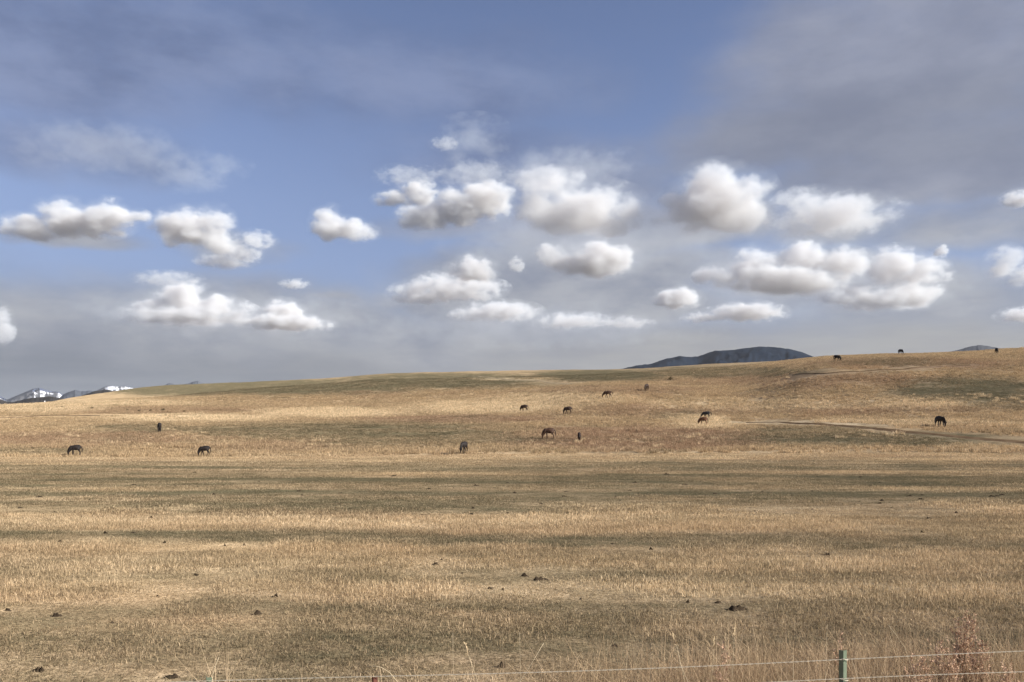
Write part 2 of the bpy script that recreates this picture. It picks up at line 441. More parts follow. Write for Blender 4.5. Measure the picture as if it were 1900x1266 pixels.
far_ = smooth(np.hypot(co[:, 0], co[:, 1]), 620, 1400)          # beyond the hill: unseen ground darkened to cut its warm bounce onto the clouds
at_.data.foreach_set('color', np.stack([o_, r_, s_, 1 - far_], -1).ravel().astype(np.float32))
ground = tag(link(bpy.data.objects.new('ground', me)), kind='structure')

# ------------------------------------------------------------------ materials
def new_mat(name):
    m = bpy.data.materials.new(name); m.use_nodes = True
    t = NT(m.node_tree); m.node_tree.nodes.clear()
    out = t.n.new('ShaderNodeOutputMaterial')
    return m, t, out
def simple(name, c1, c2, scale=6, rough=.8, bump=0.0, detail=4, metal=0.0, coords='Object', spec=.0):
    m, t, out = new_mat(name)
    tcn = t.n.new('ShaderNodeTexCoord')
    n = t.noise(tcn.outputs[coords], scale, detail, .6).outputs[0]
    b = t.node('ShaderNodeBsdfPrincipled', None, Roughness=rough, Metallic=metal)
    t.l.new(t.mix(t.ss(n, .3, .7), c1, c2), b.inputs['Base Color'])
    if bump:
        bp = t.node('ShaderNodeBump', None, Strength=bump, Height=n); t.l.new(bp.outputs[0], b.inputs['Normal'])
    b.inputs['Specular IOR Level'].default_value = spec
    t.l.new(b.outputs[0], out.inputs[0])
    return m
STRAW, PALE, OLIVE, RUSSET = (.50, .365, .218), (.74, .59, .39), (.150, .130, .079), (.35, .228, .145)
def veg_colour(t, vsock, scale=1.0):
    s = t.node('ShaderNodeSeparateColor', None, Color=vsock)
    c = t.mix(s.outputs[1], STRAW, RUSSET)
    c = t.mix(s.outputs[2], c, PALE)
    c = t.mix(s.outputs[0], c, OLIVE)
    return c
gm, t, out = new_mat('dry_pasture')
geo = t.n.new('ShaderNodeNewGeometry')
va = t.node('ShaderNodeAttribute', {'attribute_name': 'vegetation'})
pos = geo.outputs['Position']
# fine clumps of turf, finer still close by
nA = t.noise(t.v('MULTIPLY', pos, (.55, 1.3, 1)), 1.6, 6, .65).outputs[0]
nB = t.noise(t.v('MULTIPLY', pos, (.35, 1.0, 1)), .35, 5, .6).outputs[0]
vs = t.node('ShaderNodeSeparateColor', None, Color=va.outputs['Color'])
jit = t.m('ADD', t.m('MULTIPLY', t.m('SUBTRACT', nA, .5), 1.5), t.m('MULTIPLY', t.m('SUBTRACT', nB, .5), 1.1))
cc = t.node('ShaderNodeCombineColor', None, Red=t.m('ADD', vs.outputs[0], jit, clamp=True),
            Green=t.m('SUBTRACT', vs.outputs[1], t.m('MULTIPLY', jit, .6), clamp=True), Blue=t.m('SUBTRACT', vs.outputs[2], jit, clamp=True))
c = veg_colour(t, cc.outputs[0])
c = t.mix(t.ss(nA, .62, .8), c, (.11, .08, .048))
nC = t.noise(t.v('MULTIPLY', pos, (1, 1.2, 1)), 11, 4, .7).outputs[0]
c = t.mix(1.0, c, t.mix(t.ss(nC, .34, .66), (.62, .60, .56), (1.20, 1.20, 1.18)), 'MULTIPLY')     # matted dead blades and soil between them
c = t.mix(va.outputs['Alpha'], (.115, .12, .118), c)
bs = t.node('ShaderNodeBsdfDiffuse', None, Color=c, Roughness=.8)
bp = t.node('ShaderNodeBump', None, Strength=.8, Distance=.25, Height=t.m('ADD', nA, nB))
t.l.new(bp.outputs[0], bs.inputs['Normal'])
t.l.new(bs.outputs[0], out.inputs[0])
ground.data.materials.append(gm)

grm, t, out = new_mat('dry_grass_blades')
iv = t.node('ShaderNodeAttribute', {'attribute_name': 'veg', 'attribute_type': 'INSTANCER'})
br = t.node('ShaderNodeAttribute', {'attribute_name': 'blade'})
geo = t.n.new('ShaderNodeNewGeometry')
bsx = t.node('ShaderNodeSeparateColor', None, Color=br.outputs['Color'])
nA = t.noise(t.v('MULTIPLY', geo.outputs['Position'], (.55, 1.2, .3)), 1.1, 4, .6).outputs[0]
vs = t.node('ShaderNodeSeparateColor', None, Color=iv.outputs['Color'])
jit = t.m('ADD', t.m('MULTIPLY', t.m('SUBTRACT', bsx.outputs[0], .5), .75), t.m('MULTIPLY', t.m('SUBTRACT', nA, .5), 1.3))
cc = t.node('ShaderNodeCombineColor', None, Red=t.m('ADD', vs.outputs[0], jit, clamp=True),
            Green=t.m('SUBTRACT', vs.outputs[1], t.m('MULTIPLY', jit, .5), clamp=True), Blue=t.m('SUBTRACT', vs.outputs[2], t.m('MULTIPLY', jit, .9), clamp=True))
c = veg_colour(t, cc.outputs[0])
c = t.mix(1.0, c, t.mix(bsx.outputs[2], (.50, .48, .44), (1.62, 1.62, 1.60)), 'MULTIPLY')
df = t.node('ShaderNodeBsdfDiffuse', None, Color=c)
tr = t.node('ShaderNodeBsdfTranslucent', None, Color=c)
ms = t.n.new('ShaderNodeMixShader'); ms.inputs[0].default_value = .3
t.l.new(df.outputs[0], ms.inputs[1]); t.l.new(tr.outputs[0], ms.inputs[2]); t.l.new(ms.outputs[0], out.inputs[0])

# ------------------------------------------------------------------ far hills and mountains
def ridge(name, prof, D, depth, mat, rough=.12, seed=0, ext=None):
    xs = np.array([p[0] for p in prof], float); ys = np.array([p[1] for p in prof], float)
    n, mth = 220, 60
    lat = np.linspace(xs[0], xs[-1], n)
    top = HC + (YH - np.interp(lat, xs, ys)) * D / F
    top = top + fbm(lat / 11 + seed, lat * 0 + seed * .7, 4, .6) * 1.3 * D / F * np.minimum(1, np.minimum(lat - lat[0], lat[-1] - lat) / 20)
    X0 = (lat - CX) / F * D
    tt = np.linspace(-1, 1, mth)
    LX, TT = np.meshgrid(X0, tt); TOP = np.meshgrid(top, tt)[0]
    YY = D + TT * depth
    XX = LX * (YY / D)
    sc = depth / 3
    rn = 1 - np.abs(fbm(XX / sc + seed, YY / sc + seed * 3, 5, .55)) * 2
    shape = 1 - np.abs(TT) ** 1.25
    fall = np.abs(TT)
    Z = TOP * shape + TOP * rough * (rn - .6) * np.minimum(fall * 3, 1) * (1 - fall ** 4) * 1.6
    Z = Z - 12 * fall - (Z.max() * .12) * fall ** 3
    V = np.stack([XX, YY, Z], -1).reshape(-1, 3)
    i = np.arange(mth * n).reshape(mth, n)
    Fq = np.stack([i[:-1, :-1], i[:-1, 1:], i[1:, 1:], i[1:, :-1]], -1).reshape(-1, 4)
    o = mesh_obj(name, V.tolist(), Fq.tolist(), mat, smooth=True)
    return tag(o, kind='structure')
shaded_slope = simple('cloud_shaded_slope', (.009, .016, .029), (.017, .025, .040), .02, .95, .3, 8)  # hill under cloud shadow: the shade is put into its dark colour
steppe = simple('dark_far_steppe', (.035, .032, .03), (.06, .054, .048), .01, .95, .2, 6)
def snow_mat(name, amount, rock, zlo, zhi):
    m, t, out = new_mat(name)
    g = t.n.new('ShaderNodeNewGeometry')
    sp = t.node('ShaderNodeSeparateXYZ', None, Vector=g.outputs['Position'])
    sn = t.node('ShaderNodeSeparateXYZ', None, Vector=g.outputs['Normal'])
    n = t.noise(g.outputs['Position'], .009, 8, .7).outputs[0]
    k = t.m('ADD', t.ss(sp.outputs[2], zlo, zhi), t.m('MULTIPLY', t.m('SUBTRACT', n, .5), 3.2))
    k = t.m('ADD', k, t.m('MULTIPLY', sn.outputs[0], .9))
    c = t.mix(t.ss(k, amount, amount + .18), rock, (.82, .84, .88))
    b = t.node('ShaderNodeBsdfDiffuse', None, Color=c)
    t.l.new(b.outputs[0], out.inputs[0])
    return m
rock_snow = snow_mat('snowy_rock', .72, (.13, .13, .135), 150, 480)
rock_snow2 = snow_mat('patchy_snow_hill', 1.35, (.07, .075, .085), 260, 480)
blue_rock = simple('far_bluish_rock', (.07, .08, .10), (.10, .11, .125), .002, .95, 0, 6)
ridge('hill', [(1080,715),(1148,685.5),(1179,679),(1209,675),(1239,665),(1263,661),(1280,662.5),(1294,661.5),(1327,651),(1358,649.5),(1385,646),(1408,643.5),(1438,644.6),(1462,647),(1489,653.7),(1512,663),(1540,678),(1580,700)], 3600, 900, shaded_slope, .16, 3)
ridge('hill', [(1700,690),(1755,654),(1780,648),(1800,643),(1815,640.5),(1830,641),(1850,645),(1872,648.5),(1905,655),(1960,675)], 4400, 900, rock_snow2, .06, 9)
ridge('mountain', [(-140,760),(-70,738),(-20,732),(0,735),(13,742),(29,735),(44,729),(60,722),(73,719.3),(84,723.5),(97,726),(108,727),(114,731),(122,738),(135,752)], 9000, 1500, rock_snow, .16, 5)
ridge('mountain', [(150,752),(168,735),(181,724),(194,718),(206,716),(228,717),(243,719.6),(262,724),(290,740)], 8600, 1300, rock_snow, .12, 15)
ridge('mountain', [(100,748),(118,731),(139,723.5),(150,726),(164,725),(185,727),(205,740)], 7500, 1200, blue_rock, .1, 21)
ridge('hill', [(-60,752),(-30,741),(0,740.5),(12,745),(22,746),(60,738),(95,735.3),(115,739),(132,744),(150,755)], 2600, 500, steppe, .04, 31)
ridge('hill', [(130,750),(152,734),(177,725),(199,722.3),(212,725.5),(240,742)], 2900, 450, steppe, .04, 37)
ridge('mountain', [(296,730),(304,715),(312,711.5),(322,711.8),(327,714),(338,713.5),(354,710.5),(362,707),(367,706),(372,708.5),(377,711),(392,726)], 8200, 1000, blue_rock, .08, 41)

# ------------------------------------------------------------------ air between here and the mountains
bm = bmesh.new(); bmesh.ops.create_cube(bm, size=1.0)
for v in bm.verts: v.co = Vector((v.co.x * 34000, v.co.y * 34000, -90 if v.co.z < 0 else 480))
me = bpy.data.meshes.new('haze'); bm.to_mesh(me); bm.free()
hm = bpy.data.materials.new('pale_air'); hm.use_nodes = True; hm.node_tree.nodes.clear()
t = NT(hm.node_tree); out = t.n.new('ShaderNodeOutputMaterial')
pv = t.node('ShaderNodeVolumePrincipled', None, Density=.00002); pv.inputs['Color'].default_value = (.90, .94, 1.0, 1)
t.l.new(pv.outputs[0], out.inputs['Volume']); me.materials.append(hm)
tag(link(bpy.data.objects.new('haze', me)), kind='stuff')

# ------------------------------------------------------------------ tracks on the hill
def strip(name, pts, width, mat, lift=.10):
    P = [at(*p) for p in pts]
    d = [0]
    for a, b in zip(P, P[1:]): d.append(d[-1] + (b - a).length)
    qd = np.arange(0, d[-1], .8)
    X = pchip(d, [p.x for p in P], qd); Y = pchip(d, [p.y for p in P], qd)
    tx, ty = np.gradient(X), np.gradient(Y); L = np.hypot(tx, ty); nx, ny = -ty / L, tx / L
    V, Fq = [], []
    m = 5
    wv = width * (1 + .35 * fbm(qd / 6, qd * 0 + .3, 3)) * np.clip(.25 + qd / 22, 0, 1)          # peters out at one end
    for k in range(m):
        o = (k / (m - 1) - .5) * wv
        V.append(np.stack([X + nx * o, Y + ny * o, ground_z(X + nx * o, Y + ny * o) + (lift if 0 < k < m - 1 else -.02)], -1))
    V = np.stack(V, 1).reshape(-1, 3)
    for i in range(len(qd) - 1):
        for k in range(m - 1):
            a = i * m + k; Fq.append((a, a + 1, a + m + 1, a + m))
    ob = mesh_obj(name, V.tolist(), Fq, mat, smooth=True)
    return tag(ob, kind='structure')
earth = simple('bare_track_earth', (.115, .088, .062), (.19, .145, .098), .9, .95, .4, 6, coords='Generated')
earth = simple('bare_track_earth', (.095, .061, .036), (.165, .113, .068), 1.2, .95, .4, 6)
pale_earth = simple('pale_trail', (.30, .23, .14), (.42, .33, .21), 2.0, .95, .3, 6)
tracks = [([(1385,785),(1420,784.3),(1460,784.5),(1520,787),(1580,791.5),(1640,797.5),(1700,803.5),(1760,809),(1830,815.5),(1900,821.5),(1960,827)], 2.3, earth),
          ([(-60,778),(0,776),(60,773),(130,771.5),(220,771.5),(330,773)], 1.1, earth),
          ([(1470,697),(1540,692.5),(1600,689.5),(1660,686.5),(1720,682),(1800,678)], 1.0, earth),
          ([(866,697.5),(900,700),(930,703),(970,706),(1012,709.5),(1060,713)], 1.1, pale_earth)]
track_obs = [strip('path', p, w, m) for p, w, m in tracks]

# dark mounds in the field: photo x, y, apparent width, label (built further down; the turf is thin round them)
NEARM = [
 (242,989,22,'dark earth mound in the green turf strip, larger of a pair at far left'),
 (195,990,15,'low dark earth mound just left of the larger one in the far left turf strip'),
 (109,1006,10,'small dark mound beside a pale dead stalk near the left edge'),
 (305,1008,7,'tiny dark mound at the lower rim of the left turf strip'),
 (258,1025,6,'tiny dark mound in pale stubble below the left pair of mounds'),
 (418,1014,6,'left one of two tiny mounds in the pale stubble left of centre'),
 (454,1013,6,'right one of two tiny mounds in the pale stubble left of centre'),
 (362,1068,17,'dark mound at the left tip of the second olive turf strip'),
 (204,1075,10,'small dark mound in stubble left of the second olive turf strip'),
 (296,1107,15,'low dark mound under the bright stubble, left of centre'),
 (513,1108,16,'low dark mound on the rim of olive turf, left of centre'),
 (18,1134,19,'broken dark mound at the very left edge of the field'),
 (107,1144,19,'two-humped dark mound second from the left edge in the near field'),
 (202,1157,27,'broad dark mound in the near left field with a peaked top'),
 (475,1141,24,'tall dark mound with a jagged top, largest in the left near field'),
 (69,1246,26,'flattened dark mound in the bottom left corner'),
 (325,1257,40,'wide dark mound cut by the bottom edge, left of the green post top'),
 (776,978.5,7,'tiny dark mound in the bright straw band left of centre'),
 (1133,1010,16,'spiky dark mound in the green turf strip right of centre'),
 (1207,1020,9,'small dark mound on the lower rim of the central turf strip'),
 (818,1040,7,'tiny dark mound in bright stubble, upper of a close pair at centre'),
 (807,1049,13,'small dark mound in bright stubble, lower of a close pair at centre'),
 (860,1064,13,'small dark mound between bright stubble and olive turf at centre'),
 (975,1070,20,'dark mound with a knob at its right end, at centre'),
 (1007,1077,30,'long low dark mound just right of the knobbed one at centre'),
 (908,1093,17,'low dark mound immediately left of a pointed one at centre'),
 (936,1096,14,'pointed dark mound at centre below the two long ones'),
 (1081,1113,15,'upright dark mound standing alone right of centre'),
 (1277,1119,8,'tiny dark mound left of two wide ones right of centre'),
 (1336,1119,22,'dark mound above the widest one, right of centre'),
 (1369,1132,40,'widest dark mound of the field, three-humped, right of centre'),
 (1136,1200,32,'faint flat dark mound in the lower field right of centre'),
 (928,1240,26,'dark mound just above the fence wire at bottom centre'),
 (1531,1031,18,'dark mound in olive turf in the right half of the field'),
 (1444,992,7,'tiny dark mound on the rim of bright straw, right of another'),
 (1346,992,7,'tiny dark mound on the rim of bright straw, left of another'),
 (1602,971,6,'tiny dark mound inside the bright straw band at right'),
 (1710,989,7,'tiny dark mound low in the bright straw band at far right'),
]
FARM = [(72,923),(334,918),(398,918),(40,943.5),(101,951),(82,955),(236,877),(362,877.5),(562,919.6),(556,912),(478,894),(279.5,961.7),(247.5,900),(633,915.6),(60,905),
 (839,906),(882,902),(940,896),(795,908),(923,914.5),(956,915),(1049,922),(1049,913),(1145,923),(1153.5,929),(1179,896),(1171,910.5),(1271,900),(860.5,951),(877,944),(872,955),(943,953),(781,956),(1100,873),(1236,881),(1002,936),(730,884),
 (1519,884.6),(1597,886),(1329,917),(1414,913),(1509,912),(1686,915.5),(1689,921.6),(1713,919),(1709.5,927),(1593,931),(1635,930),(1630,935),(1655.6,942.5),(1504,946),(1398,949),(1839,921.6),(1847,921),(1859,919),(1634,896),(1775,952.6),(1726,962.7)]
MXY = np.array([tuple(at(q[0], q[1]))[:2] for q in NEARM + FARM])
def thin(X, Y, rx, ry, k=.3):
    f = np.ones(len(X))
    for mx, my in MXY: f = np.where((np.abs(X - mx) < rx) & (np.abs(Y - my) < ry), k, f)
    return f

# ------------------------------------------------------------------ grass (stuff): blade patches spread over the pasture
def blade_patch(name, n, size, h0, h1, wdt, lean, clump=0, seed=0, tall=False):
    g = np.random.default_rng(seed)
    if clump:
        cx, cy = g.uniform(-size / 2, size / 2, (2, clump))
        k = g.integers(0, clump, n)
        spread = g.uniform(.04, .16, clump)[k] * 1.6
        bx, by = cx[k] + g.normal(0, 1, n) * spread, cy[k] + g.normal(0, 1, n) * spread
        hk = g.uniform(.6, 1.25, clump)[k]; ck = g.uniform(0, 1, clump)[k]
    else:
        bx, by = g.uniform(-size / 2, size / 2, (2, n)); hk = np.ones(n); ck = g.uniform(0, 1, n)
    h = g.uniform(h0, h1, n) * hk
    a = g.uniform(0, 2 * np.pi, n); ln = g.normal(0, lean, n) * h
    dx, dy = np.cos(a), np.sin(a)
    fa = g.uniform(0, 2 * np.pi, n); wx, wy = np.cos(fa) * wdt / 2, np.sin(fa) * wdt / 2
    V = np.zeros((n, 5, 3))
    V[:, 0] = np.stack([bx - wx, by - wy, -.02 + 0 * h], -1); V[:, 1] = np.stack([bx + wx, by + wy, -.02 + 0 * h], -1)
    mx, my = bx + dx * ln * .35, by + dy * ln * .35
    V[:, 2] = np.stack([mx + wx * .75, my + wy * .75, h * .58], -1); V[:, 3] = np.stack([mx - wx * .75, my - wy * .75, h * .58], -1)
    V[:, 4] = np.stack([bx + dx * ln * 1.1, by + dy * ln * 1.1, h * (1 - .25 * np.minimum(np.abs(ln / h), 1))], -1)
    b = np.arange(n)[:, None] * 5
    me = bpy.data.meshes.new(name)
    me.vertices.add(n * 5); me.vertices.foreach_set('co', V.ravel())
    lp = np.concatenate([b + [0, 1, 2, 3], b + [3, 2, 4]], 1)
    me.loops.add(n * 7); me.loops.foreach_set('vertex_index', lp.ravel().astype(np.int32))
    me.polygons.add(n * 2)
    ls = (np.arange(n)[:, None] * 7 + [0, 4]).ravel()
    me.polygons.foreach_set('loop_start', ls.astype(np.int32))
    me.update(calc_edges=True)
    c = np.zeros((n, 5, 4)); c[:, :, 0] = (ck * .6 + g.uniform(0, .4, n))[:, None]; c[:, :, 1] = [0, 0, .58, .58, 1]; c[:, :, 2] = g.uniform(0, 1, n)[:, None]; c[:, :, 3] = 1
    at_ = me.attributes.new('blade', 'FLOAT_COLOR', 'POINT'); at_.data.foreach_set('color', c.ravel().astype(np.float32))
    me.materials.append(grm)
    return bpy.data.objects.new(name, me)

def scatter(name, protos, X, Y, Z, nrm, scl, vg, rotz):
    me = bpy.data.meshes.new(name)
    n = len(X)
    me.vertices.add(n); me.vertices.foreach_set('co', np.stack([X, Y, Z], -1).ravel())
    rot = np.stack([-np.arctan2(nrm[:, 1], nrm[:, 2]) * 1.0, np.arctan2(nrm[:, 0], nrm[:, 2]), rotz], -1)
    # tilt to the slope, then spin about the blade axis: Euler of (tilt @ spin)
    eu = np.zeros((n, 3))
    for i in range(n):
        qn = Vector(nrm[i]).to_track_quat('Z', 'Y').to_matrix() @ Matrix.Rotation(rotz[i], 3, 'Z')
        eu[i] = qn.to_euler()
    for nm, ty, dat in (('rot', 'FLOAT_VECTOR', eu), ('scl', 'FLOAT_VECTOR', scl)):
        a_ = me.attributes.new(nm, ty, 'POINT'); a_.data.foreach_set('vector', dat.ravel().astype(np.float32))
    a_ = me.attributes.new('veg', 'FLOAT_COLOR', 'POINT')
    a_.data.foreach_set('color', np.concatenate([vg, np.ones((n, 1))], 1).ravel().astype(np.float32))
    o = link(bpy.data.objects.new(name, me))
    ng = bpy.data.node_groups.new(name + '_scatter', 'GeometryNodeTree')
    ng.interface.new_socket('Geometry', in_out='INPUT', socket_type='NodeSocketGeometry')
    ng.interface.new_socket('Geometry', in_out='OUTPUT', socket_type='NodeSocketGeometry')
    N, Lk = ng.nodes, ng.links
    gi, go = N.new('NodeGroupInput'), N.new('NodeGroupOutput')
    m2p = N.new('GeometryNodeMeshToPoints'); Lk.new(gi.outputs[0], m2p.inputs[0])
    jn = N.new('GeometryNodeJoinGeometry')
    for p in protos:
        oi = N.new('GeometryNodeObjectInfo'); oi.inputs['Object'].default_value = p; oi.inputs['As Instance'].default_value = True
        Lk.new(oi.outputs['Geometry'], jn.inputs[0])
    iop = N.new('GeometryNodeInstanceOnPoints')
    Lk.new(m2p.outputs[0], iop.inputs['Points']); Lk.new(jn.outputs[0], iop.inputs['Instance'])
    iop.inputs['Pick Instance'].default_value = True
    for nm, ty, sk in (('rot', 'FLOAT_VECTOR', 'Rotation'), ('scl', 'FLOAT_VECTOR', 'Scale')):
        na_ = N.new('GeometryNodeInputNamedAttribute'); na_.data_type = ty; na_.inputs[0].default_value = nm
        src = na_.outputs[0]
        if sk == 'Rotation':
            e2r = N.new('FunctionNodeEulerToRotation'); Lk.new(src, e2r.inputs[0]); src = e2r.outputs[0]
        Lk.new(src, iop.inputs[sk])
    Lk.new(iop.outputs[0], go.inputs[0])
    md = o.modifiers.new('scatter', 'NODES'); md.node_group = ng
    return tag(o, kind='stuff')
def normals(X, Y, e=1.5):
    zx = (ground_z(X + e, Y) - ground_z(X - e, Y)) / (2 * e); zy = (ground_z(X, Y + e) - ground_z(X, Y - e)) / (2 * e)
    n = np.stack([-zx, -zy, np.ones_like(zx)], -1); return n / np.linalg.norm(n, axis=1, keepdims=True)
def wedge(r0, r1, step, jit=.5, half=.70):
    """jittered grid of points over the part of the pasture in front of the camera, a little wider than the view"""
    ys = np.arange(r0, r1, step); out = []
    for y in ys:
        w = y * half + 1.5
        xs = np.arange(-w, w, step); out.append(np.stack([xs, np.full_like(xs, y)], -1))
    P = np.concatenate(out); P += rng.uniform(-jit, jit, P.shape) * step * .75
    return P[:, 0], P[:, 1]
def off_track(X, Y, rad):
    keep = np.ones(len(X), bool)
    for ob in track_obs:
        v = np.array([(q.co.x, q.co.y) for q in ob.data.vertices])[2::10]
        for a in v: keep &= ~((np.abs(X - a[0]) < rad) & (np.abs(Y - a[1]) < rad * .8))
    return keep

# close stubble
X, Y = wedge(4.5, 24, .62); Z = ground_z(X, Y); o, r, s = veg(X, Y, Z)
hs = (1.2 - .95 * o) * rng.uniform(.75, 1.25, len(X)) * thin(X, Y, .75, .8)
scatter('grass', [blade_patch('g', 900, 1.15, .02, .105, .007, .85, 70, i) for i in range(4)] , X, Y, Z, normals(X, Y, .6),
        np.stack([np.ones_like(hs), np.ones_like(hs), hs], -1), np.stack([o, r, s], -1), rng.uniform(0, 6.28, len(X)))
# middle of the field
X, Y = wedge(23, 52, 1.25); Z = ground_z(X, Y); o, r, s = veg(X, Y, Z)
hs = (1.1 - .8 * o) * rng.uniform(.7, 1.3, len(X)) * thin(X, Y, 1.25, 1.9)
scatter('grass', [blade_patch('g', 1150, 2.3, .025, .11, .014, .9, 170, 10 + i) for i in range(4)], X, Y, Z, normals(X, Y, 1),
        np.stack([np.ones_like(hs), np.ones_like(hs), hs], -1), np.stack([o, r, s], -1), rng.uniform(0, 6.28, len(X)))
# far half of the field
X, Y = wedge(51, 84, 2.4); Z = ground_z(X, Y); o, r, s = veg(X, Y, Z)
hs = (1.0 - .8 * o) * rng.uniform(.7, 1.3, len(X)) * thin(X, Y, 2.2, 3)
scatter('grass', [blade_patch('g', 1150, 4.5, .03, .10, .028, .9, 0, 20 + i) for i in range(3)], X, Y, Z, normals(X, Y, 1.5),
        np.stack([np.ones_like(hs), np.ones_like(hs), hs], -1), np.stack([o, r, s], -1), rng.uniform(0, 6.28, len(X)))
# bunch grass on the hill
X, Y = wedge(85.6, 300, 3.2); k = off_track(X, Y, 4.2); X, Y = X[k], Y[k]; Z = ground_z(X, Y); o, r, s = veg(X, Y, Z)
hs = (1.05 - .85 * o + .35 * s) * rng.uniform(.6, 1.35, len(X))
scatter('grass', [blade_patch('g', 1700, 5.2, .10, .34, .034, .5, 80, 30 + i) for i in range(4)], X, Y, Z, normals(X, Y, 2),
        np.stack([np.ones_like(hs), np.ones_like(hs), hs], -1), np.stack([o, r, s], -1), rng.uniform(0, 6.28, len(X)))
# pale tall tussocks here and there on the hill
tx, ty = [], []
for (x, y, w, h, n) in [(1680,742,240,10,46),(1850,738,80,6,14),(1420,705,200,8,8),(700,738,60,5,8),(830,730,80,6,6),(620,764,120,6,26),(330,742,110,5,10),(90,758,110,8,22),(1420,752,120,14,26),(1300,786,50,10,22),
                        (1130,820,190,14,18),(1260,825,80,12,6),(120,812,220,16,20),(540,822,90,8,14),(1060,745,90,10,20),(1640,806,90,8,10),(1330,690,60,5,5),(1880,646,40,3,7),(360,705,30,3,0),(950,755,150,10,24),(1560,765,320,10,26)]:
    for i in range(n):
        p = at(x + random.uniform(-w, w), y + random.uniform(-h, h)); tx.append(p.x); ty.append(p.y)
X, Y = np.array(tx), np.array(ty); k = off_track(X, Y, 1.4); X, Y = X[k], Y[k]; Z = ground_z(X, Y); o, r, s = veg(X, Y, Z)
hs = rng.uniform(.6, 1.3, len(X))
scatter('grass', [blade_patch('g', 110, .75, .22, .50, .03, .55, 3, 40 + i) for i in range(4)], X, Y, Z, normals(X, Y, 2),
        np.stack([hs, hs, hs], -1), np.stack([o * .1, r * .5, np.clip(.5 + s * .4, 0, 1)], -1), rng.uniform(0, 6.28, len(X)))
# rank dry grass along the fence
pts = []
for i in range(900):
    x = random.uniform(-4.2, 4.6); y = 5.3 + x * .10 + random.uniform(-.3, 1.5)
    dens = .02 + .95 * max(0, min(1, (x - .3) / 1.2)) + (.10 if -1.2 < x < .3 else 0)
    if random.random() < dens: pts.append((x, y))
X, Y = np.array(pts).T; Z = ground_z(X, Y)
hs = rng.uniform(.70, .98, len(X)) * np.where(X > .6, 1.0, .92)
vg = np.stack([rng.uniform(0, .25, len(X)), rng.uniform(.35, 1, len(X)), rng.uniform(0, .5, len(X))], -1)
scatter('grass', [blade_patch('g', 70, .45, .62, 1.22, .0055, .55, 0, 50 + i) for i in range(4)], X, Y, Z, normals(X, Y, .6),
        np.stack([np.ones_like(hs), np.ones_like(hs), hs], -1), vg, rng.uniform(0, 6.28, len(X)))

# ---- PART2

# ------------------------------------------------------------------ horses
def skin_mesh(name, chains, root=0, sub=1):
    """chains: list of [(index or None, (x,y,z), radius)...] sharing joints by key -> one continuous skinned surface"""
    keys, V, E, Rd = {}, [], [], []
    for ch in chains:
        prev = None
        for key, p, r in ch:
            if key not in keys:
                keys[key] = len(V); V.append(p); Rd.append(r)
            i = keys[key]
            if prev is not None: E.append((prev, i))
            prev = i
    me = bpy.data.meshes.new(name); me.from_pydata(V, E, [])
    ob = bpy.data.objects.new(name, me); COL.objects.link(ob)
    md = ob.modifiers.new('skin', 'SKIN'); md.use_smooth_shade = True; md.branch_smoothing = .6
    for i, r in enumerate(Rd):
        sv = me.skin_vertices[0].data[i]
        sv.radius = r if isinstance(r, tuple) else (r, r); sv.use_root = (i == root)
    ms_ = ob.modifiers.new('sub', 'SUBSURF'); ms_.levels = sub; ms_.render_levels = sub
    bpy.context.view_layer.update()
    dg = bpy.context.evaluated_depsgraph_get()
    out = bpy.data.meshes.new_from_object(ob.evaluated_get(dg)); out.name = name
    bpy.data.objects.remove(ob)
    out.polygons.foreach_set('use_smooth', [True] * len(out.polygons))
    return out
def coat(name, c1, c2):
    return simple(name, c1, c2, 3.5, .6, .05, 3, spec=.15)
COATS = {'black': coat('black_coat', (.015, .012, .011), (.028, .021, .018)),
         'dark': coat('dark_bay_coat', (.030, .018, .013), (.050, .030, .021)),
         'brown': coat('brown_coat', (.058, .032, .020), (.085, .046, .028)),
         'chestnut': coat('chestnut_coat', (.105, .048, .024), (.15, .07, .034)),
         'greyblack': coat('grey_black_coat', (.026, .026, .027), (.045, .043, .042))}
hair_m = coat('dark_mane_hair', (.010, .009, .009), (.02, .016, .014))
hoof_m = simple('hoof_horn', (.03, .027, .024), (.06, .052, .045), 12, .5)
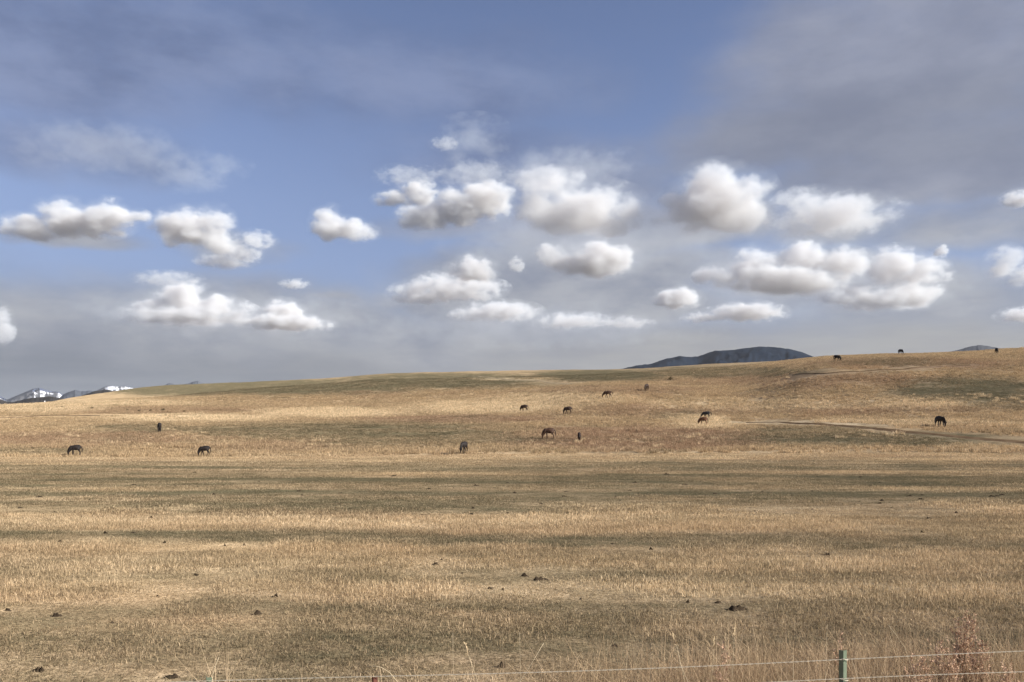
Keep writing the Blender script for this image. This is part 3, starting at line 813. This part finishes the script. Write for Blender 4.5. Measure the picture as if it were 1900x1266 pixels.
def horse_meshes(pose):
    walk = pose == 'walk'; up = .0
    torso = [('hip', (-.40, 0, 1.10), (.36, .45)), ('belly', (-.03, 0, 1.03), (.40, .46)), ('chest', (.30, 0, 1.06), (.35, .46)), ('front', (.46, 0, 1.05), (.26, .38))]
    rump = [('hip', 0, 0), ('rump', (-.60, 0, 1.12), (.28, .36)), ('dock', (-.74, 0, 1.16), .12)]
    if walk:
        neck = [('front', 0, 0), ('n1', (.70, 0, .98), (.17, .28)), ('n2', (.92, 0, .78), (.13, .20)), ('poll', (1.10, 0, .58), (.115, .15)),
                ('face', (1.18, 0, .40), (.10, .11)), ('nose', (1.22, 0, .19), (.07, .075)), ('lip', (1.23, 0, .10), (.062, .056))]
        legs = [(.32, .15, (.38, .66), (.48, .40), (.54, .12)), (.32, -.15, (.28, .66), (.18, .42), (.06, .14)),
                (-.44, .16, (-.32, .80), (-.48, .50), (-.36, .13)), (-.44, -.16, (-.42, .80), (-.70, .52), (-.72, .14))]
    else:
        neck = [('front', 0, 0), ('n1', (.66, 0, .90), (.18, .29)), ('n2', (.80, 0, .66), (.14, .21)), ('poll', (.89, 0, .46), (.115, .15)),
                ('face', (.89, 0, .29), (.10, .11)), ('nose', (.87, 0, .12), (.07, .075)), ('lip', (.86, 0, .05), (.062, .056))]
        if pose == 'stand':
            legs = [(.32, .15, (.33, .68), (.34, .41), (.34, .12)), (.32, -.15, (.29, .68), (.26, .41), (.24, .12)),
                    (-.44, .16, (-.34, .82), (-.56, .50), (-.52, .13)), (-.44, -.16, (-.36, .82), (-.61, .50), (-.60, .13))]
        else:   # stepping stance: one foreleg forward
            legs = [(.32, .15, (.38, .68), (.46, .41), (.50, .12)), (.32, -.15, (.27, .68), (.20, .41), (.14, .12)),
                    (-.44, .16, (-.30, .82), (-.46, .50), (-.38, .13)), (-.44, -.16, (-.38, .82), (-.64, .50), (-.64, .13))]
    chains = [torso, rump, neck]
    hoofs = []
    for i, (x, y, a, b, c) in enumerate(legs):
        fore = x > 0
        s = 'chest' if fore else 'hip'
        k = f'l{i}'
        chains.append([(s, 0, 0), (k + 'a', (x, y * .95, .90), .14 if fore else (.17, .20)), (k + 'b', (a[0], y * 1.05, a[1]), .095 if fore else .125),
                       (k + 'c', (b[0], y, b[1]), .066 if fore else .072), (k + 'd', (c[0], y, c[1] + .10), .046), (k + 'e', (c[0] + .01, y, c[1]), .052), (k + 'f', (c[0] + .03, y, .05), .055)])
        hoofs.append((c[0] + .04, y))
    for sgn in (-1, 1):
        p = neck[3][1]
        chains.append([('poll', 0, 0), (f'e{sgn}', (p[0] + .10, .08 * sgn, p[2] + .12), .05), (f'e2{sgn}', (p[0] + .17, .11 * sgn, p[2] + .20), .02)])
    body = skin_mesh('body', chains)
    tp = [(-.70, 0, 1.20), (-.88, 0, 1.15), (-1.0, 0, .92), (-1.03, 0, .68), (-1.04, 0, .58)] if walk else [(-.70, 0, 1.18), (-.80, 0, 1.06), (-.84, 0, .80), (-.82, 0, .52), (-.81, 0, .40)]
    tail = skin_mesh('tail', [[(k, p, r) for k, p, r in zip('abcde', tp, (.05, .06, .075, .05, .02))]])
    # mane: a thin crest falling to one side of the neck
    P = [Vector(q[1]) for q in neck[1:4]]; P = [Vector((.42, 0, 1.20))] + P
    V, Fq = [], []
    rad = [.17, .21, .16, .11]
    for i, p in enumerate(P):
        d = (P[min(i + 1, 3)] - P[max(i - 1, 0)]).normalized(); nrm = Vector((-d.z, 0, d.x))
        if nrm.z < 0: nrm = -nrm
        crest = p + nrm * (rad[i] + .02)
        V += [crest + Vector((0, -.02, 0)), crest + nrm * .03, crest + Vector((0, .03, 0)), crest - nrm * .13 + Vector((0, .14 if i else .05, -.02)), crest - nrm * .12 + Vector((0, .11 if i else .03, 0))]
    for i in range(3):
        for k in range(5): Fq.append((i * 5 + k, i * 5 + (k + 1) % 5, (i + 1) * 5 + (k + 1) % 5, (i + 1) * 5 + k))
    Fq += [(4, 3, 2, 1, 0), (15, 16, 17, 18, 19)]
    mane = bpy.data.meshes.new('mane'); mane.from_pydata([tuple(v) for v in V], [], Fq); mane.update()
    hv, hf = tube([(0, 0, 0), (-.012, 0, .035), (-.02, 0, .07)], [.062, .054, .044], 10)
    hoof = bpy.data.meshes.new('hoof'); hoof.from_pydata([tuple(v) for v in hv], [], hf)
    for m_, mat in ((body, COATS['black']), (tail, hair_m), (mane, hair_m), (hoof, hoof_m)): m_.materials.append(mat)
    return body, tail, mane, hoof, hoofs
def make_horse(pose):
    body, tail, mane, hoof, hoofs = horse_meshes(pose)
    root = empty('horse', (0, 0, 0))
    for n, m_ in (('body', body), ('tail', tail), ('mane', mane)): link(bpy.data.objects.new(n, m_), root)
    for (x, y) in hoofs:
        h = link(bpy.data.objects.new('hoof', hoof), root); h.location = (x, y, 0)
    return root
def copy_tree(o, parent=None):
    c = o.copy(); COL.objects.link(c); c.parent = parent
    for ch in list(o.children): copy_tree(ch, c)
    return c
HORSES = [  # photo x, y of the feet, apparent height, heading (0 right, 180 left, 90 away), pose, coat, label
 (140,846.5,20,180,'stand','black','black horse grazing at the foot of the slope, nearest the left edge'),
 (380,847,18,184,'step','black','heavy black horse facing left with nose in the straw strip at the slope foot'),
 (296,803,18,86,'stand','black','black horse seen from behind, alone on the left slope above two others'),
 (861,842,21.5,240,'stand','black','black horse turned towards the viewer, grazing at the edge of the flat field'),
 (973,764,12.5,180,'step','dark','dark horse grazing leftwards in tall straw, left of a similar one'),
 (1054,769,14,186,'step','dark','dark horse grazing leftwards, right half of a pair in tall straw mid slope'),
 (1019,816,21,188,'stand','brown','large brown horse grazing leftwards beside a small dark one in russet grass'),
 (1075,819,16,272,'stand','dark','small dark horse seen end on, legs hidden in russet grass'),
 (1128,739,13,180,'walk','brown','brown horse walking left with tail held out behind it'),
 (1200,726,13,244,'step','dark','small dark horse seen at an angle, just below the far olive hill'),
 (1305,789.5,15,184,'stand','chestnut','chestnut horse in pale tussocks, in front of a blackish horse'),
 (1311,777,13,176,'walk','greyblack','blackish horse with tail out, partly hidden behind the chestnut horse'),
 (1744,793,20,-42,'step','black','black horse facing right, grazing just above the worn track'),
 (1553,671,11.5,-4,'step','black','black horse grazing rightwards at the skyline beside the dark hill'),
 (1671,658,11,-40,'stand','greyblack','dark horse standing out against the sky on the ridge crest'),
 (1849,657,11,-72,'stand','black','dark horse on the ridge by the far patchy snow hill, nearest the right edge'),
]
protos = {}
for (px, py, hp, head, pose, ct, lab) in HORSES:
    p = at(px, py)
    if pose not in protos: o = protos[pose] = make_horse(pose)
    else: o = copy_tree(protos[pose])
    sc_ = min(1.12, max(.74, hp * p.y / F / 1.44))
    o.location = p; o.rotation_euler = (0, 0, R(head) - math.atan2(p.x, p.y)); o.scale = (sc_ * .95, sc_, sc_ * 1.08)   # heading is relative to the line of sight
    for ch in o.children:
        if ch.name.split('.')[0] == 'body':
            ch.material_slots[0].link = 'OBJECT'; ch.material_slots[0].material = COATS[ct]
    tag(o, lab, 'horse', 'horses grazing on the hill')

# ------------------------------------------------------------------ dark mounds of earth in the field
soil = simple('dark_loose_earth', (.026, .019, .013), (.075, .055, .036), 9, .95, .7, 5)
def mound_mesh(seed, humps):
    g = random.Random(seed)
    bm = bmesh.new(); bmesh.ops.create_icosphere(bm, subdivisions=3, radius=1.0)
    hs = [(g.uniform(-.6, .6), g.uniform(-.3, .3), g.uniform(.35, .75), g.uniform(.5, 1)) for _ in range(humps)]
    arr = np.array([(v.co.x, v.co.y) for v in bm.verts])
    n1 = fbm(arr[:, 0] * 2.2 + seed * 3.7, arr[:, 1] * 2.2, 4, .6); n2 = fbm(arr[:, 0] * 6 + seed, arr[:, 1] * 6 + 3, 2)
    for v, a, b in zip(bm.verts, n1, n2):
        x, y = v.co.x, v.co.y
        top = max(h * math.exp(-((x - hx) ** 2 + (y - hy) ** 2) / r ** 2 * 3) for hx, hy, r, h in hs)
        if v.co.z >= -.05: v.co.z = max(.02, top * (1 + .5 * a) + .22 * b) * min(1, (v.co.z + .1) * 2.2)
        else: v.co.z *= .12
        v.co.x *= 1 + .35 * a; v.co.y *= 1 + .35 * b
    me = bpy.data.meshes.new('dirt_mound'); bm.to_mesh(me); bm.free()
    me.materials.append(soil)
    return me
MM = [mound_mesh(i, 1 + i % 4) for i in range(9)]
def mound(px, py, w, lab, grp_, i, tall=1.0):
    p = at(px, py)
    o = link(bpy.data.objects.new('dirt_mound', MM[i % len(MM)]))
    s = w / 2 * p.y / F * 1.1
    o.location = p - Vector((0, 0, .01)); o.scale = (s * 1.1, s * .75, max(.085, s * .62 * tall)); o.rotation_euler = (0, 0, random.uniform(-.4, .4) + (math.pi if i % 2 else 0))
    tag(o, lab, 'dirt mound', grp_)
for i, (px, py, w, lab) in enumerate(NEARM): mound(px, py, w, lab, 'dark earth mounds in the near field', i)
for i, (px, py) in enumerate(FARM): mound(px, py, random.uniform(9, 14), f"tiny dark earth mound {'in the left third' if px < 650 else 'at the middle' if px < 1290 else 'in the right third'} of the {'strip close to the slope foot' if py < 903 else 'field, above the bright straw'}",
    f"tiny earth mounds {'left' if px < 650 else 'middle' if px < 1290 else 'right'}, {'farther' if py < 903 else 'nearer'} rows", i + 3, .8)

# ------------------------------------------------------------------ shrubs on the left slope
shr_m = simple('dark_shrub_leaf', (.045, .038, .022), (.085, .066, .038), 8, .9)
def shrub_mesh(seed):
    g = random.Random(seed); parts = []
    for k in range(110):
        a, e, r = g.uniform(0, 6.28), g.uniform(.1, 1.5), g.uniform(.15, .5)
        c = Vector((math.cos(a) * math.cos(e) * r * 1.3, math.sin(a) * math.cos(e) * r * 1.3, math.sin(e) * r + .05))
        d1 = Vector((g.uniform(-1, 1), g.uniform(-1, 1), g.uniform(-.2, 1))).normalized() * .16; d2 = d1.cross(Vector((g.uniform(-1, 1), g.uniform(-1, 1), g.uniform(-1, 1)))).normalized() * .05
        parts.append(([c - d2, c + d2, c + d1], [(0, 1, 2)]))
    for k in range(7):
        a = k * .9; parts.append(tube([(0, 0, -.05), (math.cos(a) * .2, math.sin(a) * .2, .22), (math.cos(a) * .4, math.sin(a) * .4, .42)], [.02, .013, .006], 4))
    return join(parts)
sv = [shrub_mesh(i) for i in range(3)]
shm = None
for i, (px, py, w) in enumerate([(170,759.5,9),(237,763,7),(258,764.5,8),(280,763.5,8),(303,762.5,9),(115,757,7),(70,757.5,6),(342,765,7)]):
    p = at(px, py)
    if i < 3:
        o = mesh_obj('shrub', sv[i][0], sv[i][1], shr_m)
    else:
        o = link(bpy.data.objects.new('shrub', sh0.data))
    sh0 = o
    s = w * p.y / F / 1.1
    o.location = p; o.scale = (s, s, s * .9); o.rotation_euler = (0, 0, i * 1.3)
    tag(o, 'small dark shrub on the left slope below the far snowy peaks', 'shrub', 'small dark shrubs on the left slope')
p = at(1244, 706)
o = mesh_obj('shrub', sv[1][0], sv[1][1], shr_m); o.location = p; o.scale = (1.5, 1.5, 1.8)
tag(o, 'single dark shrub at the top of the hill, right of the upper small horse', 'shrub')
# white stone near the far left crest
p = at(83, 745.5)
bm = bmesh.new(); bmesh.ops.create_icosphere(bm, subdivisions=2, radius=1)
for v in bm.verts: v.co *= 1 + .25 * math.sin(v.co.x * 3.1 + 1) * math.cos(v.co.y * 2.7); v.co.z *= 1.25
me = bpy.data.meshes.new('white_stone'); bm.to_mesh(me); bm.free()
me.materials.append(simple('white_stone_face', (.7, .69, .66), (.85, .84, .82), 4, .8))
o = link(bpy.data.objects.new('white_stone', me)); o.location = p + Vector((0, 0, .35)); o.scale = (.32, .32, .5)
tag(o, 'tiny white stone on the left skyline in front of the low dark hill', 'stone')

# ------------------------------------------------------------------ fence
green_m = simple('green_post_paint', (.115, .15, .10), (.17, .205, .14), 9, .55, .15, 6, spec=.3)
rust_m = simple('rusty_red_iron', (.10, .042, .032), (.17, .075, .055), 14, .8, .3, 6)
wire_m, t, out = new_mat('galvanised_wire')
b_ = t.node('ShaderNodeBsdfPrincipled', None, Roughness=.5, Metallic=.3); b_.inputs['Base Color'].default_value = (.66, .59, .46, 1)
t.l.new(b_.outputs[0], out.inputs[0])
FY0, FYS = 4.93, .120
def fpos(px):
    s = (px - CX) / F; y = FY0 / (1 - FYS * s); return s * y, y
fence = empty('wire_fence', (fpos(1567)[0], fpos(1567)[1], 0))
tag(fence, 'twisted wire fence on thin metal posts along the bottom of the picture', 'fence')
O = Vector(fence.location)
def angle_post(px, ytop, leg, th, tilt, mat, label):
    x, y = fpos(px); top = HC - (ytop - YH) * y / F
    c, s = math.cos(tilt), math.sin(tilt); T = .004
    pr = [(0, 0), (leg, 0), (leg, T), (T, T), (T, leg), (0, leg)]
    prof = [(u * c - v * s, u * s + v * c) for u, v in pr]
    V, Fq = [], []
    zs = [-.25, .3, .7, top - .004, top]
    for i, z in enumerate(zs):
        k = 1 if i < len(zs) - 1 else .96
        V += [Vector((x + u * k, y + v * k, z)) - O for u, v in prof]
    for i in range(len(zs) - 1):
        for k in range(6): Fq.append((i * 6 + k, i * 6 + (k + 1) % 6, (i + 1) * 6 + (k + 1) % 6, (i + 1) * 6 + k))
    n = (len(zs) - 1) * 6
    Fq += [(0, 5, 4, 3), (0, 3, 2, 1), (n, n + 1, n + 2, n + 3), (n, n + 3, n + 4, n + 5)]
    o = mesh_obj('post', V, Fq, mat, fence); o['label'] = label
    return o, x, y
WZ = [1.195, 1.062, .72, .38]
spec = [(1565, 1208, .034, R(32), green_m, 'green angle iron post at the lower right'),
        (693, 1258, .026, R(30), rust_m, 'rusty red post just reaching into the frame'),
        (383, 1258, .030, R(25), green_m, 'green post whose top alone shows at the bottom left')]
for px, yt, leg, tilt, mat, lab in spec:
    po, x, y = angle_post(px, yt, leg, 0, tilt, mat, lab)
    for z in WZ[:3]:
        if z > HC - (yt - YH) * y / F: continue
        c = [Vector((x + math.cos(a) * .022 + .008, y + math.sin(a) * .016 + .004, z + .004 * math.sin(2 * a))) - O for a in np.linspace(-2.8, 1.2, 9)]
        V, Fq = tube(c, [.0022] * 9, 5); mesh_obj('wire_tie', V, Fq, wire_m, po)
    # studs along the lit face keep the wires from sliding
    for k in range(5):
        z = HC - (yt - YH) * y / F - .045 - k * .053
        u = leg * .55; c_, s_ = math.cos(tilt), math.sin(tilt)
        q = Vector((x + u * c_, y + u * s_, z)) - O; nrm = Vector((s_, -c_, 0))
        V, Fq = tube([q - nrm * .001, q + nrm * .004], [.0042, .0036], 6)
        if mat is green_m and px < 1000: mesh_obj('stud', V, Fq, rust_m, po)
for wi, z in enumerate(WZ):
    x0, x1 = -3.6, 4.6
    n = 1000; X_ = np.linspace(x0, x1, n)
    sag = .012 * np.sin((X_ - x0) * 1.1 + wi)
    parts = []
    for ph in (0, math.pi):
        a = X_ / .075 * 2 * math.pi + ph
        pts = [Vector((x_, FY0 + FYS * x_ - .006 + .0021 * math.cos(aa), z + sg + .0021 * math.sin(aa))) - O for x_, aa, sg in zip(X_, a, sag)]
        parts.append(tube(pts, [.00115] * n, 4))
    V, Fq = join(parts)
    mesh_obj('wire', V, Fq, wire_m, fence)

# ------------------------------------------------------------------ tall stalks and weeds along the fence
stalk_m = simple('bleached_stalk', (.52, .42, .27), (.68, .56, .38), 20, .8, 0)
seed_m = simple('seed_head_straw', (.42, .31, .18), (.58, .45, .28), 30, .9, 0)
rweed_m = simple('russet_weed_stem', (.42, .29, .19), (.56, .41, .275), 12, .85, 0)
rleaf_m = simple('russet_weed_seed', (.44, .28, .185), (.64, .44, .30), 20, .9, 0)
def stalk(pix, Y, lab, r=.0028, head=True):
    P = [Vector(((x - CX) / F * Y, Y, HC - (y - YH) * Y / F)) for x, y in pix]     # tip first
    d = (P[-1] - P[-2]).normalized()
    if d.z > -.35: d = Vector((d.x * .5, 0, -.86)).normalized()
    while P[-1].z > 0:
        P.append(P[-1] + d * .18); d = Vector((d.x * .8, d.y, d.z)).normalized()
    base = Vector((P[-1].x, Y, float(ground_z(P[-1].x, Y)))); P[-1] = base - Vector((0, 0, .02))
    root = empty('dry_stalk', base)
    n = len(P)
    # a little depth: the tip leans away from or towards the viewer
    lean = random.uniform(-.12, .12)
    Q = [q + Vector((0, lean * (q.z / P[0].z) ** 2, 0)) - base for q in P]
    V, Fq = tube(Q, [r * (.45 + .55 * i / (n - 1)) for i in range(n)], 5)
    mesh_obj('stem', V, Fq, stalk_m, root, True)
    if head:
        parts = []; ax = (Q[0] - Q[1]).normalized()
        for k in range(22):
            q = Q[0] - ax * (.10 * k / 22) ; w = Vector((random.uniform(-1, 1), random.uniform(-1, 1), random.uniform(-.3, .6))).normalized()
            parts.append(([q, q + w * .012 + ax * .010, q + w * .006 + ax * .022], [(0, 1, 2)]))
        V, Fq = join(parts); mesh_obj('seed_head', V, Fq, seed_m, root)
    tag(root, lab, 'dry stalk', 'dry stalks along the fence')
for pix, Y, lab, r, hd in [
 ([(842,1168),(842,1205),(842,1266)], 5.5, 'thin upright pale stalk, leftmost tall one at bottom centre', .0022, False),
 ([(865,1186),(871,1208),(890,1266)], 5.4, 'pale stalk with a seed head leaning left at bottom centre', .0030, True),
 ([(1008,1190),(986,1228),(962,1266)], 5.3, 'straight pale stalk leaning right at bottom centre', .0030, False),
 ([(682,1236.5),(697,1236),(709,1239),(723,1248),(738,1266)], 5.1, 'pale arching stalk bent over the rusty post', .0032, False),
 ([(1208,1192),(1208,1225),(1207,1266)], 5.6, 'thin upright stalk left of another, right of bottom centre', .0024, True),
 ([(1252,1180),(1261,1212),(1272,1266)], 5.5, 'thin stalk leaning left, right of bottom centre', .0022, True),
 ([(964,1172),(965,1215),(966,1266)], 6.0, 'thin upright stalk above the dark mound at bottom centre', .0020, False),
 ([(398.5,1225.5),(394.5,1236),(391,1247),(388.5,1256),(388,1266)], 5.2, 'crooked white stalk rising behind the green post top at bottom left', .0034, False),
 ([(411.5,1259),(411,1266)], 5.0, 'short white stalk beside the green post top at bottom left', .0034, False),
 ([(1479,1222),(1478,1240),(1477,1266)], 5.6, 'pale upright stalk left of the green post under the wire', .0026, False),
 ([(1529,1155),(1528.5,1185),(1529,1266)], 6.0, 'tall thin stalk rising behind the wire left of the green post', .0022, False),
 ([(1645,1158),(1660,1177),(1676,1200),(1700,1266)], 5.8, 'long pale stalk leaning left, right of the green post', .0026, False),
 ([(1588,1228),(1593,1246),(1598,1266)], 5.5, 'short pale stalk immediately right of the green post', .0026, False),
 ([(1355,1152),(1355.5,1200),(1354,1266)], 6.0, 'tall thin stalk left of the green post, tallest in its clump', .0022, True),
 ([(1318,1176),(1319,1215),(1316,1266)], 5.9, 'pinkish thin stalk at the left side of the tangled grass', .0022, True),
 ([(1262,1208),(1266,1236),(1278,1266)], 5.3, 'broken stalk at the left end of the tangled grass by the fence', .0024, False),
]: stalk(pix, Y, lab, r, hd)
def weed(px, tip_y, Y, width, n, lab, seed):
    g = random.Random(seed)
    x = (px - CX) / F * Y; H = HC - (tip_y - YH) * Y / F
    base = Vector((x, Y, float(ground_z(x, Y)))); H -= base.z
    root = empty('russet_weed', base)
    W = width * Y / F
    st, lf = [], []
    for k in range(n):
        h = H * (g.uniform(.5, 1.0) if k else 1.0)
        a = g.uniform(0, 6.28); sp = W * g.uniform(.1, 1) ** .8 * (1.15 - .6 * h / H)
        tip = Vector((math.cos(a) * sp, math.sin(a) * sp, h))
        mid = Vector((tip.x * .35, tip.y * .35, h * .55)) + Vector((g.uniform(-.03, .03), g.uniform(-.03, .03), 0))
        st.append(tube([(g.uniform(-.03, .03), g.uniform(-.03, .03), -.02), mid, tip], [.003, .0022, .0009], 4))
        for j in range(9):
            u = g.uniform(.35, 1); q = mid.lerp(tip, (u - .35) / .65)
            b_ = q + Vector((g.uniform(-.05, .05), g.uniform(-.05, .05), g.uniform(.02, .09)))
            st.append(tube([q, b_], [.0013, .0006], 3))
            for i in range(9):
                c = q.lerp(b_, g.uniform(.3, 1.05)); d1 = Vector((g.uniform(-1, 1), g.uniform(-1, 1), g.uniform(-.3, 1))).normalized() * .014
                d2 = d1.cross(Vector((g.uniform(-1, 1), g.uniform(-1, 1), 1))).normalized() * .0035
                lf.append(([c - d2 * 1.4, c + d2 * 1.4, c + d1 * 1.35], [(0, 1, 2)]))
    V, Fq = join(st); s_ = mesh_obj('stems', V, Fq, rweed_m, root); s_['kind'] = 'stuff'
    V, Fq = join(lf); l_ = mesh_obj('seed_heads', V, Fq, rleaf_m, root); l_['kind'] = 'stuff'
    tag(root, lab, 'weed', 'russet weeds by the fence')
for a in [(1790,1138,6.5,34,72,'tallest russet weed, rising well above the wire at lower right',1), (1756,1186,6.2,40,52,'russet weed leaning on the left side of the tallest one at lower right',2),
          (1712,1222,5.9,46,40,'low russet weed between the green post and the tall weeds',3), (1822,1190,6.3,28,36,'russet weed on the right side of the tallest one at lower right',4),
          (1878,1236,5.9,40,34,'low russet weed nearest the bottom right corner',5), (1336,1196,6.2,36,22,'loose russet weed left of the green post, among thin stalks',6),
          (1560,1166,6.6,14,10,'sparse russet weed standing directly behind the green post',7)]: weed(*a)

CLOUD_LABELS = [
 'flat white cloud with two heaps at the far left, above the snowy peaks', 'bright domed cloud second from the left in the middle row', 'faint grey scrap trailing below right of the domed cloud at left',
 'small compact white cloud alone in blue sky left of centre', 'small white cloud at the upper left of the central group', 'white cloud slanting up to the right in the central group',
 'large soft cloud in the middle of the central group with a thin veil above', 'large bright round cloud right of centre with a grey base', 'soft flat cloud trailing right of the large round one',
 'bright oblong cloud in the lower centre, below the large soft one', 'small bright heap at lower centre left', 'tiny round puff between two brighter clouds at lower centre',
 'grey flat cloud spreading left under the small bright heap', 'small flat cloud low at right of centre', 'long lumpy cloud bank at right, its left part', 'long lumpy cloud bank at right, its right part',
 'tiny round puff at the right tip of the long bank', 'thin flat cloud low over the dark blue hill', 'pale flat cloud low at centre over the skyline', 'faint flat cloud streak lowest at centre',
 'bright white cloud with long flat base low at left', 'small bright cloud with a dark shelf, low left of centre', 'white cloud cut by the left edge near the horizon', 'soft cloud cut by the right edge at mid height',
 'small pale scrap cut by the right edge, uppermost there', 'thin pale cloud cut by the right edge near the skyline', 'tiny pale scrap over the low left cloud pair', 'faint pale streak above the bright low left cloud',
 'faint puff high at left, right of a longer pale streak', 'long faint pale streak high at far left', 'tiny pale puff highest in the central group', 'thin veil of cloud at the top of the central group',
 'thin pale wisp at upper left of the central group', 'thin pale wisp above the slanting cloud', 'pale grey veil joining the clouds of the central group', 'pale veil behind the long lumpy bank at right',
 'faint low veil over the skyline from left to centre', 'broad thin veil over the large soft central cloud']
for o, lab in zip(cloud_obs, CLOUD_LABELS): tag(o, lab, 'cloud', 'clouds in the afternoon sky')
